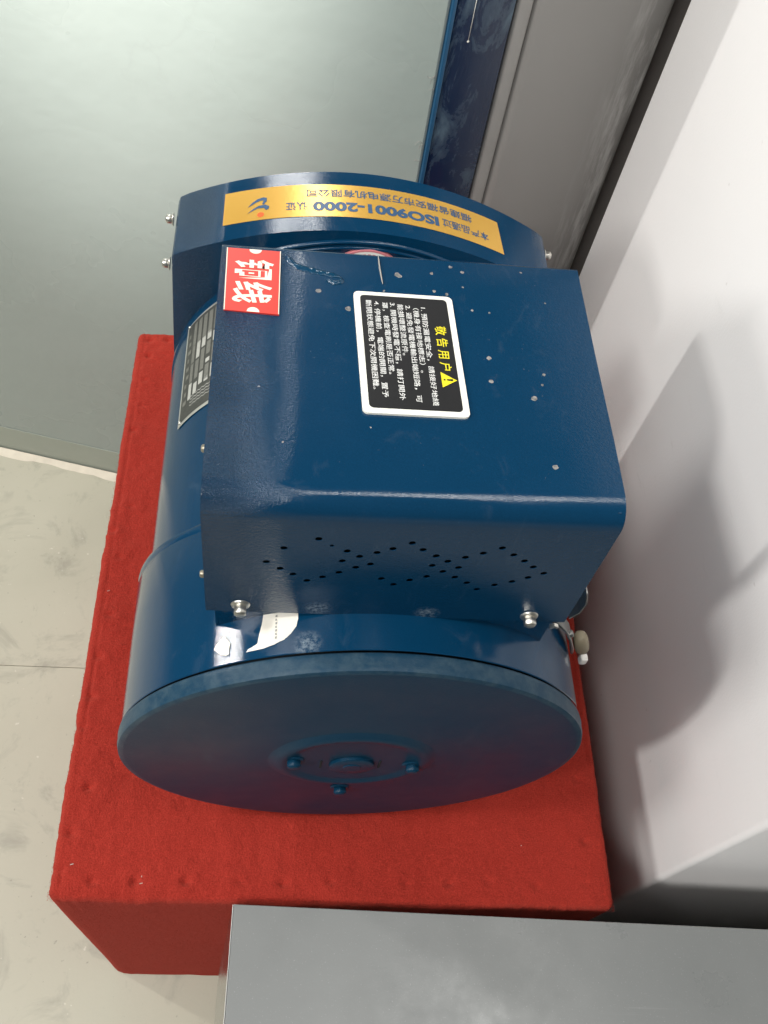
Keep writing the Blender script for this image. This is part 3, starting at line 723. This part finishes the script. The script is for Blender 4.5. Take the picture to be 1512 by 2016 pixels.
# glue trace and scratch on the cover top (clear lacquer runs)
t = NT('lacquer_trace'); t.set(color=(0.004, 0.040, 0.085), rough=0.10, normal=t.bump(t.noise(500, 2), .5, .001)); M['lacquer'] = t.m
def ribbon(name, pts, w, parent, mat, h=.0004, n=5):
    vs, fs = [], []
    P_ = [Vector(p) for p in pts]
    Q = []
    for i in range(len(P_) - 1):
        for k in range(n): Q.append(P_[i].lerp(P_[i + 1], k / n))
    Q.append(P_[-1])
    m = len(Q)
    for i, p in enumerate(Q):
        d = (Q[min(i + 1, m - 1)] - Q[max(i - 1, 0)]).normalized(); nn = Vector((-d.y, d.x))
        ww_ = w * (math.sin(PI * min(1, max(0.02, i / (m - 1)))) ** .4) * (1 + .5 * noise.noise((p.x * 400, p.y * 400, 0)))
        for k, (o_, hh_) in enumerate(((-1, -.0004), (-.6, h), (.6, h), (1, -.0004))):
            q = p + nn * o_ * ww_; vs.append((q.x, q.y, ZT + hh_ + .0005))
    for i in range(m - 1):
        for k in range(3): a = i * 4 + k; fs.append((a, a + 1, a + 5, a + 4))
    return obj(name, (vs, [], fs), mat, parent, True)
ribbon('glue_trace', [(-.0555, .2550), (-.0530, .2500), (-.0490, .2470), (-.0440, .2452), (-.0380, .2440), (-.0310, .2425), (-.0268, .2408)], .0021, cover, 'lacquer', .00022)
ribbon('glue_trace', [(-.0268, .2408), (-.0270, .2380), (-.0300, .2368), (-.0345, .2385)], .0015, cover, 'lacquer', .00022)
ribbon('scratch', [(-.0067, .2590), (-.0062, .2500), (-.0050, .2380)], .0004, cover, 'ink_gray')

# ---- gold certificate strip over the hood
PXX = [(430, -.1052), (445, -.0995), (488, -.0830), (530, -.0679), (604, -.0417), (640, -.0289), (730, .0036), (860, .0525), (962, .0922), (985, .1033), (1010, .115)]
def X(px):
    for (a, b), (c_, d_) in zip(PXX, PXX[1:]):
        if px <= c_: return b + (d_ - b) * (px - a) / (c_ - a)
    return PXX[-1][1]
GX0, GX1 = .1033, -.0998
def S(px): return (GX0 - X(px)) / (GX0 - GX1)
def gold_map(rr):
    def f(s, t):      # s: 0 right end .. 1 left end (reading direction); t: 0 rear edge .. 1 front edge
        x = GX0 + (GX1 - GX0) * s + .0022 * (t - .5) * (1 - s); y = .4305 + .002 * s ** 3 + (-.0338) * t
        n = Vector((3.9 * (x + .005), 0, 1)).normalized()
        return Vector((x, y, hoodz(x))) + n * rr
    return f
gm1, gm2, gm3 = gold_map(.00030), gold_map(.00050), gold_map(.00062)
gs = patch('gold_strip', gm1, 0, 1, 0, 1, 'gold', gen, 60, 2)
text('strip_text', '本产品通过', gm2, S(962), S(868), .55, .80, 'ink_blue', gs, .012)
text('strip_text', 'ISO9001-2000', gm2, S(861), S(616), .545, .84, 'ink_blue', gs, .045)
text('strip_text', '认证', gm2, S(604), S(563), .55, .80, 'ink_blue', gs, .012)
text('strip_text', '福建省福安市万源电机有限公司', gm2, S(932), S(604), .16, .40, 'ink_blue', gs, .012)
def pxp(px, py):                       # place on the strip: measured left part of the strip
    rear = 368 + (535 - px) * .085; front = 425 + (535 - px) * .085 + 0
    return (S(px), (py - rear) / (front - rear))
sw1 = [(488, 405), (496, 397), (507, 390), (518, 387), (525, 388), (525, 394), (519, 400), (516, 399), (519, 393), (513, 393), (503, 397), (494, 402)]
sw2 = [(488, 416), (498, 408), (510, 402), (522, 400), (530, 403), (529, 408), (524, 410), (520, 406), (508, 407), (498, 411)]
for sw in (sw1, sw2): flat_poly('strip_logo', [pxp(*q) for q in sw], gm2, 'ink_blue', gs)
cx_, cy_ = pxp(514, 418)
flat_poly('strip_logo_dot', [(cx_ + .0115 * math.cos(2 * PI * k / 20), cy_ + .075 * math.sin(2 * PI * k / 20)) for k in range(20)], gm2, 'ink_orange', gs)

# ---- nameplate riveted on the left of the barrel
def np_map(rr):
    def f(s, t):       # s: 0 far end .. 1 near end, t: 0 lower edge .. 1 upper edge
        th = math.radians(-62.0 + 32 * t); y = .3760 - .0975 * s - .003 * t * (1 - s)
        r = RB + rr; return Vector((r * math.sin(th), y, ZC + r * math.cos(th)))
    return f
n1, n2, n3 = np_map(.0007), np_map(.00085), np_map(.0010)
npl = patch('nameplate', n1, 0, 1, 0, 1, 'plate_silver', gen, 1, 16)
patch('plate_field', n2, .028, .972, .030, .97, 'plate_dark', npl, 1, 16)
cells = [(.06, .30, .155, .205, 'plate_mid'), (.06, .30, .235, .29, 'plate_mid'), (.06, .30, .315, .37, 'plate_mid'), (.06, .29, .395, .45, 'plate_mid'), (.06, .28, .475, .53, 'plate_mid'),
         (.29, .47, .155, .205, 'plate_mid'), (.29, .46, .235, .29, 'plate_cell'), (.29, .39, .315, .37, 'plate_cell'), (.27, .35, .395, .45, 'plate_cell'), (.30, .40, .475, .53, 'plate_cell'),
         (.48, .66, .155, .205, 'plate_mid'), (.48, .66, .235, .29, 'plate_mid'), (.41, .62, .315, .37, 'plate_mid'), (.37, .50, .395, .45, 'plate_mid'), (.42, .60, .475, .53, 'plate_mid'),
         (.67, .82, .155, .205, 'plate_cell'), (.70, .80, .235, .29, 'plate_cell'), (.64, .75, .315, .37, 'plate_cell'), (.54, .58, .395, .45, 'plate_cell'), (.60, .74, .395, .45, 'plate_mid'), (.72, .76, .395, .45, 'plate_cell'), (.62, .75, .475, .53, 'plate_cell')]
for a, b, c_, d_, m_ in cells: patch('plate_cell', n3, a, b, c_, d_, m_, npl, 1, 2)
for k in range(9):
    s0 = .14 + .082 * k; patch('plate_mark', n3, s0, s0 + .04, .065 + .012 * (k % 2), .105 + .012 * (k % 3), 'plate_mid', npl)
for row in range(4):
    pts = [(.80 + .028 * row + .010 * (k % 2), .20 + .030 * k) for k in range(12)]
    for k in range(11):
        (a, b), (c_, d_) = pts[k], pts[k + 1]
        flat_poly('plate_wave', [(a - .003, b), (a + .003, b), (c_ + .003, d_), (c_ - .003, d_)], n3, 'plate_cell', npl)
for s0, t0 in ((.03, .045), (.965, .045), (.03, .955), (.965, .955)):
    c_ = n2(s0, t0); bm = bmesh.new(); bmesh.ops.create_uvsphere(bm, u_segments=10, v_segments=6, radius=.0013)
    for v in bm.verts: v.co += c_
    obj('rivet', bm, 'zinc', npl, True)

# ---- torn paper left on the sleeve
def on_sleeve(dr):
    return lambda th, y: Vector(((RS + dr) * math.sin(math.radians(th)), y, ZC + (RS + dr) * math.cos(math.radians(th))))
TORN1 = [(-23.7447, 0.1100), (-16.4563, 0.1070), (-16.3799, 0.0981), (-16.7452, 0.0938), (-17.8459, 0.0899), (-19.2379, 0.0869), (-21.4427, 0.0847), (-24.0196, 0.0833), (-27.6086, 0.0829), (-27.2097, 0.0843), (-25.1461, 0.0866), (-24.7413, 0.0925), (-24.316, 0.0973)]
TORN2 = [(-33.171, 0.0958), (-32.3629, 0.0933), (-31.4553, 0.09), (-31.6482, 0.0868), (-31.6077, 0.0838), (-32.2818, 0.0832), (-33.6974, 0.0844), (-34.8057, 0.0869), (-35.5301, 0.0887), (-35.1207, 0.091), (-34.3108, 0.0927)]
def rough_outline(pts, k=5, amp=.00022):
    out = []
    for i in range(len(pts)):
        a = Vector(pts[i]); b = Vector(pts[(i + 1) % len(pts)])
        for q in range(k):
            p = a.lerp(b, q / k); e = noise.noise((p.x * 9, p.y * 2600, 1)); out.append((p.x + e * amp * 380, p.y + noise.noise((p.x * 11, p.y * 2300, 7)) * amp))
    return out
def strips(name, pts, dr, mat, parent):
    pts = rough_outline(pts); bm = bmesh.new(); f = on_sleeve(dr)
    vv = [bm.verts.new((p[0], p[1] * 500, 0)) for p in pts]
    bm.faces.new(vv); bmesh.ops.triangulate(bm, faces=bm.faces[:])
    x0 = min(p[0] for p in pts); x1 = max(p[0] for p in pts); k = int(x0) - 1
    while k < x1:
        bmesh.ops.bisect_plane(bm, geom=bm.verts[:] + bm.edges[:] + bm.faces[:], plane_co=(k, 0, 0), plane_no=(1, 0, 0)); k += 1
    for v in bm.verts: v.co = f(v.co.x, v.co.y / 500)
    return obj(name, bm, mat, parent)
p1 = strips('torn_paper', TORN1, .0004, 'paper', sl); p2 = strips('torn_paper', TORN2, .0006, 'paper', sl)
fs_ = on_sleeve(.0007)
for k in range(7):
    y = .1018 - .0021 * k
    flat_poly('paper_print', [(-21.2, y), (-20.8 - .2 * (k % 2), y), (-20.85, y - .0013), (-21.25, y - .0013)], fs_, 'ink_gray', p1)

# ---- cable clip with ivory knob at the right of the sleeve
def bar(name, pts, w, th, mat, parent):
    """bent flat strip through pts, w wide along y, th thick"""
    bm = bmesh.new(); ring = None; P_ = [Vector(p) for p in pts]
    for i, p in enumerate(P_):
        d = (P_[min(i + 1, len(P_) - 1)] - P_[max(i - 1, 0)]).normalized(); side = d.cross(Vector((0, 1, 0))).normalized()
        ww_ = w if not isinstance(w, (list, tuple)) else w[i]
        cur = [bm.verts.new(p + side * a * th / 2 + Vector((0, b * ww_ / 2, 0))) for a, b in ((1, 1), (1, -1), (-1, -1), (-1, 1))]
        if ring:
            for k in range(4): bm.faces.new((ring[k], ring[(k + 1) % 4], cur[(k + 1) % 4], cur[k]))
        else: bm.faces.new(cur[::-1])
        ring = cur
    bm.faces.new(ring)
    bmesh.ops.bevel(bm, geom=bm.edges[:], offset=th * .2, segments=1, affect='EDGES')
    return obj(name, bm, mat, parent, 'angle')
cl = bar('cable_clip', [(.1165, .128, .2500), (.1205, .126, .2475), (.1275, .125, .2420), (.1330, .124, .2330), (.1375, .123, .2220), (.1410, .122, .2100)], (.005, .006, .010, .013, .012, .006), .0016, 'dull_steel', gen)
bar('clip_lever', [(.1310, .134, .2420), (.1360, .136, .2490), (.1375, .137, .2580), (.1360, .138, .2660)], (.010, .012, .011, .006), .0012, 'dull_steel', cl)
bm = bmesh.new(); bmesh.ops.create_uvsphere(bm, u_segments=18, v_segments=12, radius=1)
for v in bm.verts:
    p = v.co; p = Vector((math.copysign(abs(p.x) ** .8, p.x) * .0052, math.copysign(abs(p.y) ** .8, p.y) * .0062, math.copysign(abs(p.z) ** .8, p.z) * .0125))
    v.co = Matrix.Rotation(-.35, 3, 'Y') @ p + Vector((.1475, .126, .2130))
obj('knob', bm, 'ivory_plastic', cl, True)
obj('knob_tip', prism_bm([(.1515, .1195), (.1565, .1195), (.1565, .1250), (.1515, .1250)], .1905, .1985, .0012, 2), 'white_plastic', cl)
bar('hook', [(.1140, .119, .2510), (.1165, .119, .2535), (.1190, .119, .2520)], .003, .0022, 'zinc', cl)
hex_bolt('clip_screw', cl, (.1310, .122, .2340), (.86, 0, .5), 'dull_steel', .0026, .0028)

flush_texts()
